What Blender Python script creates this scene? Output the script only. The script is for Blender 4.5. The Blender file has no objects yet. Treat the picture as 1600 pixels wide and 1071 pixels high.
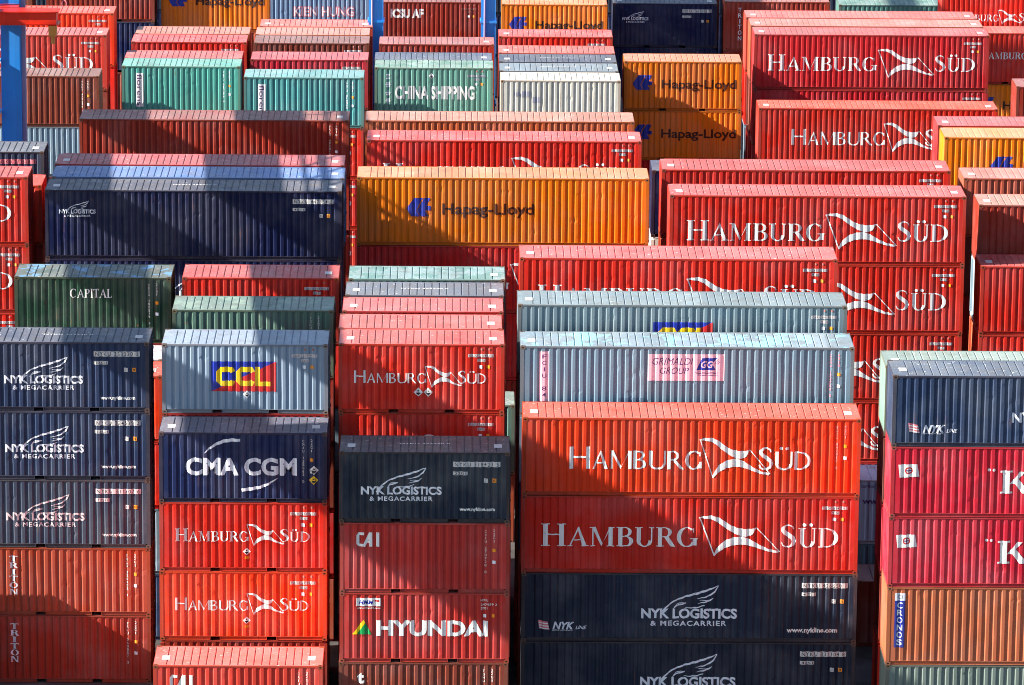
import bpy, bmesh, math, random
from mathutils import Vector, Matrix
R = random.Random(7)
SC = bpy.context.scene
C = SC.collection

# ------------------------------------------------------------------ camera, sky, sun, exposure
PITCH, YAW, ROLL = 0.231558, 0.013295, 0.0088545
EYE = 53.766
def set_camera():
    c, s, cp, sp = math.cos(YAW), math.sin(YAW), math.cos(PITCH), math.sin(PITCH)
    r0, fw, u0 = Vector((c, -s, 0)), Vector((cp*s, cp*c, -sp)), Vector((sp*s, sp*c, cp))
    cr, sr = math.cos(ROLL), math.sin(ROLL)
    r, u = cr*r0 + sr*u0, cr*u0 - sr*r0
    cam = bpy.data.cameras.new('camera')
    cam.lens, cam.sensor_width, cam.sensor_fit = 7604.1/1600*36, 36, 'HORIZONTAL'
    cam.clip_start, cam.clip_end = 5, 6000
    o = bpy.data.objects.new('camera', cam)
    o.matrix_world = Matrix(((r.x, u.x, -fw.x, 0), (r.y, u.y, -fw.y, 0), (r.z, u.z, -fw.z, EYE), (0, 0, 0, 1)))
    C.objects.link(o)
    SC.camera = o
set_camera()
SUN_DIR = Vector((1, .2, -.6))
w = bpy.data.worlds.new('World'); SC.world = w; w.use_nodes = True
nt = w.node_tree
sky = nt.nodes.new('ShaderNodeTexSky'); sky.sky_type = 'NISHITA'; sky.sun_disc = False
sky.sun_elevation = math.atan2(.6, math.hypot(1, .2)); sky.sun_rotation = math.atan2(-1, -.2) % (2*math.pi)
nt.links.new(sky.outputs[0], nt.nodes['Background'].inputs[0]); nt.nodes['Background'].inputs[1].default_value = .072
sl = bpy.data.lights.new('sun', 'SUN'); sl.energy = 5; sl.angle = math.radians(.45); sl.color = (1, .93, .82)
so = bpy.data.objects.new('sun', sl); so.rotation_euler = SUN_DIR.to_track_quat('-Z', 'Y').to_euler(); C.objects.link(so)
SC.view_settings.view_transform = 'Standard'; SC.view_settings.look = 'None'
SC.view_settings.exposure = 1.55; SC.view_settings.gamma = 1
SC.cycles.filter_width = .95

# ------------------------------------------------------------------ materials
def lin(c): return tuple(((v/255+.055)/1.055)**2.4 if v > 10 else v/255/12.92 for v in c) + (1,)
def paint(name, rgb, fade=.25, chalk=0., rust=.5, rough=.5, spec=.2, streak=.5, patch=None, sheet=True):
    m = bpy.data.materials.new(name); m.use_nodes = True
    t = m.node_tree; n, l = t.nodes, t.links
    b = n['Principled BSDF']; b.inputs['Roughness'].default_value = rough
    b.inputs['Specular IOR Level'].default_value = spec
    tc = n.new('ShaderNodeTexCoord'); oi = n.new('ShaderNodeObjectInfo')
    off = n.new('ShaderNodeVectorMath'); off.operation = 'SCALE'; off.inputs[0].default_value = (37, 53, 71)
    l.new(oi.outputs['Random'], off.inputs['Scale'])
    add = n.new('ShaderNodeVectorMath'); l.new(tc.outputs['Object'], add.inputs[0]); l.new(off.outputs[0], add.inputs[1])
    def noise(scale, det, vec=None, ro=.6):
        q = n.new('ShaderNodeTexNoise'); q.inputs['Scale'].default_value = scale; q.inputs['Detail'].default_value = det
        q.inputs['Roughness'].default_value = ro
        l.new((vec or add).outputs[0], q.inputs['Vector']); return q.outputs[0]
    def ramp(src, a, bb, va=0., vb=1.):
        q = n.new('ShaderNodeMapRange'); q.inputs[1].default_value = a; q.inputs[2].default_value = bb
        q.inputs[3].default_value = va; q.inputs[4].default_value = vb
        l.new(src, q.inputs[0]); return q.outputs[0]
    def mix(fac, a, bcol, blend='MIX'):
        q = n.new('ShaderNodeMix'); q.data_type = 'RGBA'; q.blend_type = blend
        if hasattr(fac, 'links'): l.new(fac, q.inputs[0])
        else: q.inputs[0].default_value = fac
        for i, v in ((6, a), (7, bcol)):
            if hasattr(v, 'links'): l.new(v, q.inputs[i])
            else: q.inputs[i].default_value = v
        return q.outputs[2]
    base = lin(rgb)
    g = sum(base[:3])/3
    faded = tuple(.62*v + .38*(.25*g + .30) for v in base[:3]) + (1,)
    dark = tuple(.6*v for v in base[:3]) + (1,)
    col = mix(ramp(noise(.45, 4), .42, .75, 0, fade*1.6), base, faded)
    st = n.new('ShaderNodeVectorMath'); st.operation = 'MULTIPLY'; st.inputs[1].default_value = (5, 5, .35)
    l.new(add.outputs[0], st.inputs[0])
    col = mix(ramp(noise(1.2, 5, st), .5, .78, 0, streak), col, dark)
    if chalk:
        pale = tuple(.45*v + .36 for v in base[:3]) + (1,)
        col = mix(ramp(noise(.8, 5), .25, .7, chalk*.42, chalk*1.05), col, pale)
        col = mix(ramp(noise(1.6, 7, None, .7), .48, .66, 0, .6), col, mix(noise(5, 3), dark, lin((138, 124, 108))))
        col = mix(ramp(noise(7, 2), .66, .70, 0, .75), col, tuple(.3*v + .55 for v in base[:3]) + (1,))
    if patch: col = mix(ramp(noise(1.1, 4), .54, .57, 0, .85), col, lin(patch))
    rc = mix(noise(9, 3), lin((105, 62, 40)), lin((150, 98, 62)))
    col = mix(ramp(noise(2.3, 7, None, .72), .66, .73, 0, rust), col, rc)
    if rust: col = mix(ramp(noise(2.6, 4, st), .63, .72, 0, .5*rust), col, rc)
    sx = n.new('ShaderNodeVectorMath'); sx.operation = 'MULTIPLY'; sx.inputs[1].default_value = (.9, 0, 0); l.new(add.outputs[0], sx.inputs[0])
    fl = n.new('ShaderNodeVectorMath'); fl.operation = 'FLOOR'; l.new(sx.outputs[0], fl.inputs[0])
    wn = n.new('ShaderNodeTexWhiteNoise'); l.new(fl.outputs[0], wn.inputs[0])
    tone = ramp(wn.outputs[0], 0, 1, *((.86, 1.1) if sheet else (1, 1)))
    cb = n.new('ShaderNodeCombineColor')
    for i in range(3): l.new(tone, cb.inputs[i])
    col = mix(1., col, cb.outputs[0], 'MULTIPLY')
    sc = n.new('ShaderNodeVectorMath'); sc.operation = 'MULTIPLY'; sc.inputs[1].default_value = (.7, 1, 9); l.new(add.outputs[0], sc.inputs[0])
    col = mix(ramp(noise(1.6, 4, sc), .68, .74, 0, .45*rust+.1), col, mix(noise(3, 2), dark, faded))
    col = mix(1., col, oi.outputs['Color'], 'MULTIPLY')
    l.new(col, b.inputs['Base Color'])
    l.new(ramp(noise(3, 3), .3, .7, rough-.1, rough+.15), b.inputs['Roughness'])
    return m
COL = {
 'red': (206, 40, 26), 'hot': (230, 60, 24), 'deep': (186, 32, 30), 'crimson': (184, 34, 40), 'orange': (232, 118, 14), 'sun': (234, 120, 14),
 'navy': (42, 57, 88), 'dark': (14, 26, 68), 'ink': (32, 41, 60), 'slate': (62, 70, 92), 'cobalt': (66, 108, 166), 'cma': (26, 40, 80),
 'brick': (146, 46, 32), 'brown': (128, 58, 44), 'rust': (176, 76, 48), 'tan': (182, 88, 52), 'cronos': (180, 98, 68), 'salmon': (204, 62, 50),
 'magenta': (190, 34, 52), 'cai': (178, 48, 42), 'florens': (84, 160, 150), 'teal': (80, 152, 150), 'csgreen': (92, 142, 132), 'forest': (26, 62, 46),
 'sage': (76, 112, 100), 'mint': (112, 142, 134), 'steel': (112, 130, 146), 'ccl': (140, 160, 178), 'grim': (112, 140, 166), 'white': (214, 214, 206), 'lavender': (186, 182, 204),
 'pale': (150, 172, 186), 'ash': (118, 130, 126),
}
PM, RM, FM = {}, {}, {}
CHALK = {'orange': .62, 'sun': .5, 'tan': .62, 'rust': .55, 'brick': .45, 'hot': .3, 'red': .4, 'white': .2, 'florens': .5, 'csgreen': .6, 'cobalt': .3, 'dark': .4, 'salmon': .45, 'ink': .22, 'navy': .35}
PATCH = {'forest': (112, 160, 200), 'grim': (150, 205, 222), 'csgreen': (104, 140, 128), 'sage': (140, 160, 148)}
OLD = {'forest', 'ccl', 'sage', 'mint', 'grim', 'brown', 'rust', 'white', 'steel', 'teal', 'tan'}
for k, v in COL.items():
    old = k in OLD
    PM[k] = paint('paint_'+k, v, .4 if old else .3, 0, .95 if old else .6, streak=.65 if old else .5)
    RM[k] = paint('roof_paint_'+k, v, .4, CHALK.get(k, .45), .8 if old else .3, rough=.5, spec=.5, streak=.15, patch=PATCH.get(k))
    FM[k] = paint('frame_paint_'+k, tuple(int(.72*q+.28*r) for q, r in zip(v, (110, 70, 50))), .2, 0, 1., streak=.5)
def plain(name, rgb, rough=.5, wear=.15, chips=False):
    m = paint(name, rgb, wear, 0, 0., rough, .3, wear, sheet=False)
    if chips:
        t = m.node_tree; n, l = t.nodes, t.links; tc = n.new('ShaderNodeTexCoord'); q = n.new('ShaderNodeTexNoise'); q.inputs['Scale'].default_value = 7; q.inputs['Detail'].default_value = 8; q.inputs['Roughness'].default_value = .75
        l.new(tc.outputs['Object'], q.inputs['Vector']); r = n.new('ShaderNodeMapRange'); r.inputs[1].default_value = .62; r.inputs[2].default_value = .70; r.inputs[3].default_value = 1; r.inputs[4].default_value = .15
        l.new(q.outputs[0], r.inputs[0]); l.new(r.outputs[0], n['Principled BSDF'].inputs['Alpha'])
    return m
DM = {k: plain('marking_'+k, v, .5, .3, k not in ('black', 'brown', 'plum', 'blue', 'dull', 'chalky')) for k, v in {
 'white': (232, 232, 230), 'grey': (224, 227, 236), 'black': (22, 20, 24), 'blue': (24, 44, 150), 'yellow': (240, 200, 16), 'red': (206, 30, 30), 'amber': (226, 140, 20),
 'green': (10, 140, 70), 'brown': (64, 28, 16), 'pink': (240, 190, 205), 'plum': (90, 46, 110), 'mid': (84, 108, 132), 'rose': (222, 120, 130), 'silver': (150, 152, 166), 'faint': (150, 90, 84), 'dull': (200, 198, 198), 'blush': (224, 204, 206), 'chalky': (204, 192, 192)}.items()}
CAST = {k: paint('casting_'+k, tuple(int(.4*q+.6*r) for q, r in zip(v, (124, 82, 56))), .2, 0, 1., streak=.5) for k, v in COL.items()}
HOLE_SHADE = plain('casting_hole_shade', (12, 10, 10))  # near-black of a shaded hole, put on flat ovals

# ------------------------------------------------------------------ mesh helpers
class MB:
    def __init__(s): s.v, s.f = [], []
    def box(s, x0, x1, y0, y1, z0, z1):
        i = len(s.v)
        s.v += [(x, y, z) for z in (z0, z1) for y in (y0, y1) for x in (x0, x1)]
        s.f += [tuple(i+k for k in q) for q in ((0, 2, 3, 1), (4, 5, 7, 6), (0, 1, 5, 4), (2, 6, 7, 3), (0, 4, 6, 2), (1, 3, 7, 5))]
    def tube(s, p, q, r, n=8):
        p, q = Vector(p), Vector(q); d = (q-p).normalized()
        a = d.orthogonal().normalized(); b = d.cross(a); i = len(s.v)
        for e in (p, q):
            s.v += [tuple(e + r*(math.cos(2*math.pi*k/n)*a + math.sin(2*math.pi*k/n)*b)) for k in range(n)]
        s.f += [(i+k, i+(k+1) % n, i+n+(k+1) % n, i+n+k) for k in range(n)] + [tuple(i+k for k in range(n))[::-1], tuple(i+n+k for k in range(n))]
    def mesh(s, name, *mats):
        m = bpy.data.meshes.new(name); m.from_pydata(s.v, [], s.f)
        for q in mats: m.materials.append(q)
        m.update(); return m
def obj(name, mesh, parent=None, loc=None, rz=0, mat=None):
    o = bpy.data.objects.new(name, mesh); C.objects.link(o)
    if parent: o.parent = parent
    if loc: o.location = loc
    if rz: o.rotation_euler.z = rz
    if mat:                                       # shared mesh, own material through an object-level slot
        o.material_slots[0].link = 'OBJECT'; o.material_slots[0].material = mat
    return o
def tag(o, label=None, cat=None, group=None, kind=None):
    for k, v in (('label', label), ('category', cat), ('group', group), ('kind', kind)):
        if v: o[k] = v
    return o

# ------------------------------------------------------------------ corrugated panels
PER, OUT, SLN, INN, DEP = .278, .106, .056, .060, .042
REC, MARG = .012, .135
def breaks(L):
    """breakpoints (x, depth) of a long side wall, x measured from the middle"""
    x0, x1 = -L/2+MARG, L/2-MARG
    n = int((x1-x0-.12)/PER); a = -n*PER/2 + (OUT)/2 - .02
    pts = [(x0, 0.)]
    for k in range(n):
        b = a + k*PER
        pts += [(b+OUT*.5, 0.), (b+OUT*.5+SLN, DEP), (b+OUT*.5+SLN+INN, DEP), (b+OUT*.5+2*SLN+INN, 0.)]
    pts.append((x1, 0.))
    return pts
def depth(pts, x):
    for (xa, da), (xb, db) in zip(pts, pts[1:]):
        if xa <= x <= xb: return da + (db-da)*(x-xa)/max(xb-xa, 1e-9)
    return 0.
def wall_mesh(L, H, seed):
    """front wall in the plane y=0, facing -y, ribs along z; slight dents so that no two walls catch the light alike"""
    rr = random.Random(seed); pts = breaks(L); nz = 26
    z0, z1 = .158, H-.058
    ph = [rr.uniform(0, 6.28) for _ in range(8)]; den = [(rr.uniform(-L/2, L/2), rr.uniform(.3, H-.3), rr.uniform(.004, .012), rr.uniform(.09, .26)) for _ in range(9)]
    npt = len(pts); kink = [(rr.randrange(1, (npt-1)//4), rr.uniform(.3, H-.25), rr.choice((-1, 1))*rr.uniform(.008, .022), rr.uniform(.05, .13)) for _ in range(int(L*1.4))]
    V, F = [], []
    for j in range(nz+1):
        z = z0 + (z1-z0)*j/nz; e = math.sin(math.pi*j/nz)
        for i, (x, d) in enumerate(pts):
            wy = .0016*e*(math.sin(1.9*x+ph[0]) + math.sin(4.7*x+3*z+ph[1]))
            wx = .003*e*(math.sin(3.1*x+2.3*z+ph[2]) + .8*math.sin(7.7*x-1.7*z+ph[3]))
            for kk, kz, a, r in kink:
                if kk == (i-1)//4 and (i-1) % 4 in (2, 3) or kk == (i+1)//4 and (i-1) % 4 in (0, 1): wx += a*math.exp(-((z-kz)/r)**2); wy += abs(a)*.5*math.exp(-((z-kz)/r)**2)
            for dx, dz, a, r in den: wy += a*math.exp(-((x-dx)**2+(z-dz)**2)/r**2)*.5
            V.append((x + (wx if 0 < d or abs(x) < L/2-.3 else 0), REC + d + wy, z))
    n = len(pts)
    for j in range(nz):
        for i in range(n-1): F.append((j*n+i, j*n+i+1, (j+1)*n+i+1, (j+1)*n+i))
    m = bpy.data.meshes.new('side_panel'); m.from_pydata(V, [], F); m.materials.append(PM['red']); m.update(); return m
def roof_mesh(L):
    """top at z=0: die-stamped cross grooves that stop short of the rails"""
    V, F = [], []
    y0, y1 = .062, 2.438-.062
    xs = [-L/2+.02]; n = int((L-.9)/.283); a = -n*.283/2
    gro = []
    for k in range(n+1):
        x = a + k*.283; gro.append(x)
        xs += [x-.03, x-.012, x+.012, x+.03]
    xs.append(L/2-.02)
    ys = [(y0, 0), (y0+.07, 0), (y0+.13, 1), (y1-.13, 1), (y1-.07, 0), (y1, 0)]
    cam = .006
    for y, on in ys:
        for i, x in enumerate(xs):
            dip = -.032 if on and 0 < i < len(xs)-1 and (i-1) % 4 in (1, 2) else 0
            V.append((x, y, -.008 + dip + cam*(1 if on else 0)))
    m_ = len(xs)
    for j in range(len(ys)-1):
        for i in range(m_-1): F.append((j*m_+i, j*m_+i+1, (j+1)*m_+i+1, (j+1)*m_+i))
    m = bpy.data.meshes.new('roof'); m.from_pydata(V, [], F); m.materials.append(RM['red']); m.update(); return m
def end_mesh(H):
    """blank end, plane x=0 facing -x, vertical ribs"""
    V, F = [], []; pts = [(.12, 0.)]; y = .2
    while y < 2.2:
        pts += [(y, 0.), (y+.04, .04), (y+.13, .04), (y+.17, 0.)]; y += .25
    pts.append((2.438-.12, 0.))
    for z in (.13, H-.09):
        for y, d in pts: V.append((.014+d, y, z))
    n = len(pts)
    for i in range(n-1): F.append((i+1, i, n+i, n+i+1))
    m = bpy.data.meshes.new('end_panel'); m.from_pydata(V, [], F); m.materials.append(PM['red']); m.update(); return m
def frame_mesh(L, H, pockets):
    b = MB(); W = 2.438; h = L/2; c = .118; p = .003
    for sx in (-1, 1):
        for y0, y1 in ((p, .13), (W-.13, W-p)):
            xa, xb = sorted((sx*(h-p), sx*(h-MARG)))
            b.box(xa, xb, y0, y1, c, H-c)
        xa, xb = sorted((sx*(h-p), sx*(h-.11)))
        b.box(xa, xb, .165, W-.165, .02, .13)          # end sill
        b.box(xa, xb, .165, W-.165, H-.10, H-.006)     # end header
    xe = h-.18
    for y0, y1 in ((p, .062), (W-.062, W-p)):
        b.box(-xe, xe, y0, y1, H-.062, H-.006)         # top side rail
        yw = (.046, .062) if y0 < 1 else (W-.062, W-.046)      # bottom side rail: a channel, open outwards
        b.box(-xe, xe, y0, y1, .142, .158)
        for xa, xb in ((-xe, -1.205), (-.845, .845), (1.205, xe)) if pockets else ((-xe, xe),):
            b.box(xa, xb, *yw, .030, .142); b.box(xa, xb, y0, y1, .018, .030)
        if pockets:
            for x in (-1.205, -.845, .845, 1.205): b.box(x-.008, x+.008, y0+.001, yw[0] if y0 < 1 else y1-.001, .030, .142)
    b.box(-xe, xe, .07, W-.07, .125, .150)             # floor
    return b.mesh('frame', FM['red'])
def casting_mesh():
    """steel corner casting around its own middle: a box with a flat dark oval for the shaded hole on the face, top and side"""
    b = MB(); b.box(-.089, .089, -.081, .081, -.059, .059)
    n = len(b.f); mi = [0]*n
    def oval(fn):
        i = len(b.v); b.v.extend(fn(.040*math.cos(t*math.pi/6), .026*math.sin(t*math.pi/6)) for t in range(12)); b.f.append(tuple(range(i, i+12))); mi.append(1)
    oval(lambda a, c: (a, -.0835, c)); oval(lambda a, c: (a, .0835, c)); oval(lambda a, c: (.0915, a, c)); oval(lambda a, c: (-.0915, a, c)); oval(lambda a, c: (a*1.3, c*1.2, .0615))
    m = b.mesh('corner_casting', CAST['red'], HOLE_SHADE)
    for q, k in zip(m.polygons, mi): q.material_index = k
    return m
def door_mesh(H):
    b = MB(); b.box(-.045, -.010, .005, 1.045, .135, H-.105)
    for k in range(5): b.box(-.010, .004, .06, .99, .35+k*(H-.8)/4, .43+k*(H-.8)/4)
    return b.mesh('door', PM['red'])
def bar_mesh(H):
    b = MB(); b.tube((.030, 0, .09), (.030, 0, H-.05), .018)
    for z in (.16, .75, 1.45, H-.16): b.box(.006, .056, -.05, .05, z-.03, z+.03)
    b.box(.05, .065, 0, .34, 1.02, 1.06)
    return b.mesh('locking_bar', FM['red'])
CACHE = {}
def cached(key, fn):
    if key not in CACHE: CACHE[key] = fn()
    return CACHE[key]

# ------------------------------------------------------------------ markings: flat outlines laid on the ribs of a wall
def text2d(s, bold=0., shear=0., space=1., lines=1.):
    cu = bpy.data.curves.new('t', 'FONT'); cu.body = s; cu.size = 1; cu.offset = bold; cu.shear = shear; cu.space_character = space; cu.space_line = lines
    cu.resolution_u = 4
    o = bpy.data.objects.new('t', cu); C.objects.link(o)
    dg = bpy.context.evaluated_depsgraph_get(); e = o.evaluated_get(dg); m = e.to_mesh()
    V = [(v.co.x, v.co.y) for v in m.vertices]; F = [tuple(p.vertices) for p in m.polygons]
    e.to_mesh_clear(); bpy.data.objects.remove(o); bpy.data.curves.remove(cu)
    return V, F
TXT = {}
def txt(s, *a):
    if (s,)+a not in TXT: TXT[(s,)+a] = text2d(s, *a)
    return TXT[(s,)+a]
# serif / flared capitals drawn stroke by stroke; every glyph: (width, pieces)
def ring(cx, cy, rx, ry, th, tv, a0, a1, n=18):
    V = []
    for k in range(n+1):
        a = math.radians(a0+(a1-a0)*k/n)
        V += [(cx+rx*math.cos(a), cy+ry*math.sin(a)), (cx+(rx-th)*math.cos(a), cy+(ry-tv)*math.sin(a))]
    return V, [(2*k, 2*k+1, 2*k+3, 2*k+2) for k in range(n)]
def quad(*p): return list(p), [tuple(range(len(p)))]
def rect(x0, y0, x1, y1): return quad((x0, y0), (x1, y0), (x1, y1), (x0, y1))
def stroke(pts, ws):
    V = []
    for i, (x, y) in enumerate(pts):
        a, b = pts[max(i-1, 0)], pts[min(i+1, len(pts)-1)]
        d = math.hypot(b[0]-a[0], b[1]-a[1]) or 1; nx, ny = -(b[1]-a[1])/d, (b[0]-a[0])/d
        V += [(x+nx*ws[i]/2, y+ny*ws[i]/2), (x-nx*ws[i]/2, y-ny*ws[i]/2)]
    return V, [(2*i, 2*i+1, 2*i+3, 2*i+2) for i in range(len(pts)-1)]
def glyph(ch, serif, T, t):
    P = []; s = .075 if serif else 0.; sh = .04
    def stem(x, w, y0=0., y1=1., a=1, b=1):
        P.append(rect(x, y0, x+w, y1))
        if serif:
            if a: P.append(rect(x-s, y0, x+w+s, y0+sh))
            if b: P.append(rect(x-s, y1-sh, x+w+s, y1))
    o = .02 + s
    if ch == 'H': wd = .86+s; stem(o, T); stem(wd-o-T, T); P.append(rect(o+T*.9, .49, wd-o-T*.9, .49+t*1.15))
    elif ch == 'A':
        wd = .86
        P.append(quad((.06, 0), (.06+t*1.2, 0), (.47, .93), (.43, 1))); P.append(quad((.43, 1), (.44-.02, .86), (.80-T*1.1, 0), (.80, 0), (.47, 1)))
        P.append(rect(.22, .30, .60, .30+t))
        if serif: P.append(rect(-.01, 0, .2, sh)); P.append(rect(.56, 0, .88, sh))
    elif ch == 'M':
        wd = 1.06; stem(o+.02, t*1.1, b=0); stem(wd-o-T, T, b=0)
        P.append(quad((o-.0, 1), (o+T*.95, 1), (.55, .12), (.50, 0))); P.append(quad((.50, 0), (.54, .14), (wd-o-T*.4, 1), (wd-o-T*.75, 1)))
        if serif: P.append(rect(o-s*1.2, 1-sh, o+.08, 1)); P.append(rect(wd-o-T, 1-sh, wd-o+s, 1))
    elif ch == 'B':
        wd = .72; stem(o, T)
        P.append(ring(o+T*.8+.16, .76, .26, .24, T*.85, t, -90, 90)); P.append(ring(o+T*.8+.18, .27, .31, .27, T, t, -90, 90))
        for y in (1-t, .52-t*.5+.0, 0): P.append(rect(o+T*.9, y, o+T*.8+.18, y+t))
    elif ch == 'U':
        wd = .84; stem(o, T, .3, 1, a=0); stem(wd-o-t*1.1, t*1.1, .3, 1, a=0)
        P.append(ring((o+wd-o)/2, .31, (wd-2*o)/2, .33, T*.9, t*1.2, 180, 360))
    elif ch == 'R':
        wd = .80; stem(o, T); P.append(ring(o+T*.8+.16, .74, .28, .26, T*.9, t, -90, 90))
        for y in (1-t, .48): P.append(rect(o+T*.9, y, o+T*.8+.17, y+t))
        P.append(quad((o+T+.08, .5), (o+T+.08+T*1.2, .5), (wd+.02, 0), (wd-.02-T*.9, 0)))
    elif ch in 'GC':
        wd = .88; P.append(ring(.45, .5, .42, .52, T*1.05, t, 48, 318 if ch == 'C' else 330))
        if ch == 'G':
            P.append(rect(.70, .06, .70+T*.95, .42))
            if serif: P.append(rect(.58, .40, .92, .40+sh))
        P.append(rect(.70, .72, .70+t, .96))
    elif ch == 'S':
        wd = .62
        pts = [(.50, .80), (.46, .92), (.34, .985), (.20, .96), (.11, .86), (.11, .74), (.20, .63), (.34, .53), (.47, .41), (.52, .27), (.47, .12), (.34, .025), (.20, .02), (.10, .09), (.05, .22)]
        P.append(stroke(pts, [t*.8, t, t, t*1.3, T*.85, T*.95, T*1.05, T*1.1, T*1.05, T*.95, T*.85, t*1.3, t, t, t*.8]))
    elif ch in ('D', 'O'):
        wd = .86
        if ch == 'D':
            stem(o, T); P.append(ring(o+T*.6+.12, .5, .58-T*.1, .5, T, t, -90, 90))
            for y in (1-t, 0): P.append(rect(o+T*.9, y, o+T*.6+.13, y+t))
        else: P.append(ring(.43, .5, .41, .52, T, t, 0, 360, 28))
    elif ch == 'P':
        wd = .68; stem(o, T); P.append(ring(o+T*.8+.14, .73, .28, .27, T*.9, t, -90, 90))
        for y in (1-t, .46): P.append(rect(o+T*.9, y, o+T*.8+.15, y+t))
    elif ch == 'I': wd = .32; stem(.16-T/2, T)
    elif ch == 'T': wd = .74; stem(.37-T/2, T, b=0); P.append(rect(.02, 1-t*1.2, .72, 1)); serif and (P.append(rect(.02, .8, .06, 1)), P.append(rect(.68, .8, .72, 1)))
    elif ch == 'L': wd = .62; stem(o, T); P.append(rect(o+T*.9, 0, .60, t*1.1)); serif and P.append(rect(.56, 0, .60, .2))
    elif ch == 'N':
        wd = .9; stem(o, t*1.1); stem(wd-o-t*1.1, t*1.1); P.append(quad((o-.02, 1), (o+T*1.1, 1), (wd-o, 0), (wd-o-T*.9, 0)))
    else: wd = .35
    return wd, P
class Dec:
    """markings of one wall; x from the wall's left end, z from the ground of the container"""
    def __init__(s, name='lettering'): s.name, s.p, s.keys = name, [], []
    def at(s, name): s.name = name; return s
    def add(s, V, F, key, lay=None):
        if key not in s.keys: s.keys.append(key)
        s.p.append((V, F, s.keys.index(key), lay if lay is not None else 0, s.name)); return s
    def poly(s, pts, key, lay=0): return s.add(list(pts), [tuple(range(len(pts)))], key, lay)
    def rect(s, x0, z0, x1, z1, key, lay=0): return s.add(*rect(x0, z0, x1, z1), key, lay)
    def text(s, t, x0, x1, z0, cap, key, bold=0., shear=0., space=1., lay=1, up=False):
        """fitted between x0 and x1, capitals CAP high on the line z0; UP: reads along a vertical, then x0..x1 is z"""
        V, F = txt(t, bold, shear, space)
        a, b = min(v[0] for v in V), max(v[0] for v in V); k = (x1-x0)/(b-a); kz = cap/.73
        W = [(x0+(x-a)*k, z0+y*kz) for x, y in V]
        if up: W = [(z0-(y*kz), q) if up == 1 else (z0+(y*kz), -q) for (x, y), (q, _) in zip(V, W)]
        return s.add(W, F, key, lay)
    def stack(s, t, xc, ztop, step, cap, wid, key, bold=.02, lay=1):
        for i, ch in enumerate(t):
            if ch != ' ': s.text(ch, xc-wid/2*(.3 if ch in 'I1' else 1), xc+wid/2*(.3 if ch in 'I1' else 1), ztop-cap-i*step, cap, key, bold, lay=lay)
        return s
    def caps(s, t, x0, x1, z0, big, small, key, serif=True, T=.17, th=.055, firsts=(0,)):
        """first letter big, others small capitals"""
        sizes = [big if i in firsts else small for i in range(len(t))]
        G = [glyph({'Ü': 'U'}.get(c, c), serif, T, th) for c in t]
        wid = sum(g[0]*z for g, z in zip(G, sizes)); gap = .05*small; tot = wid + gap*(len(t)-1); k = (x1-x0)/tot; x = x0
        for c, (wd, P), z in zip(t, G, sizes):
            if c == 'Ü': P = P + [ring(.28, 1.16, .085, .085, .085, .085, 0, 360, 10), ring(.56, 1.16, .085, .085, .085, .085, 0, 360, 10)]
            for i, (V, F) in enumerate(P): s.add([(x+vx*z*k, z0+vz*z) for vx, vz in V], F, key, i % 12)
            x += (wd*z+gap)*k
        return s
    def flag(s, x0, x1, z0, z1, key):
        """wind-blown pennant: two curved bands crossing, thin edges left and right"""
        f = lambda q: [(x0+(x-1120)/425*(x1-x0), z1-(y-692)/243*(z1-z0)) for x, y in q]
        up = ([(1120, 705), (1150, 695), (1190, 692), (1230, 706), (1262, 730), (1292, 752), (1322, 765), (1355, 772), (1390, 772), (1425, 764)],
              [(1122, 707), (1152, 710), (1190, 715), (1222, 733), (1252, 760), (1284, 783), (1314, 803), (1344, 816), (1374, 820), (1402, 806)])
        lo = ([(1200, 935), (1216, 894), (1240, 860), (1272, 836), (1312, 822), (1352, 818), (1396, 838), (1440, 868), (1490, 894), (1545, 906)],
              [(1208, 935), (1232, 910), (1258, 890), (1288, 876), (1324, 868), (1364, 868), (1404, 878), (1446, 894), (1492, 910), (1538, 918)])
        for j, (a, b) in enumerate((up, lo)):
            a, b = f(a), f(b); n = len(a)
            s.add(a+b, [(i, n+i, n+i+1, i+1) for i in range(n-1)], key, j)
        tk = (x1-x0)*.016
        for j, (a, b) in enumerate((((1122, 700), (1202, 935)), ((1422, 766), (1543, 910)))):
            (ax, ay), (bx, by) = f([a, b]); s.add([(ax, ay), (ax+tk, ay), (bx+tk, by), (bx, by)], [(0, 3, 2, 1)], key, 2+j)
        return s
    def wing(s, x0, x1, z0, z1, key):
        f = lambda q: [(x0+(x-250)/515*(x1-x0), z1-(y-70)/190*(z1-z0)) for x, y in q]
        A = [([(255, 290), (300, 240), (370, 190), (470, 155), (580, 130), (680, 102), (765, 70)], [12, 12, 11, 14, 18, 15, 4]),
             ([(765, 72), (735, 115), (690, 145), (640, 162), (575, 172)], [4, 14, 12, 9, 3]),
             ([(720, 165), (690, 186), (640, 200), (585, 208)], [5, 12, 10, 3]),
             ([(645, 222), (590, 238), (530, 243), (470, 240)], [6, 10, 8, 3]),
             ([(480, 206), (430, 216), (390, 228), (365, 250)], [8, 11, 10, 3]),
             ([(715, 168), (690, 184), (600, 184)], [4, 6, 4]),
             ([(375, 235), (400, 212), (440, 202), (480, 206)], [3, 6, 6, 6])]
        sc = (x1-x0)/515
        for j, (p, w) in enumerate(A):
            V, F = stroke(f(p), [q*sc*1.15 for q in w]); s.add(V, F, key, j)
        return s
    def diamond(s, x, z, r, a='white', b='black'):
        s.poly([(x-r, z), (x, z-r), (x+r, z), (x, z+r)], a, 1); s.poly([(x-.62*r, z-.12*r), (x, z-.74*r), (x+.62*r, z-.12*r)], b, 2); s.rect(x-.2*r, z+.12*r, x+.2*r, z+.4*r, b, 2); return s
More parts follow.
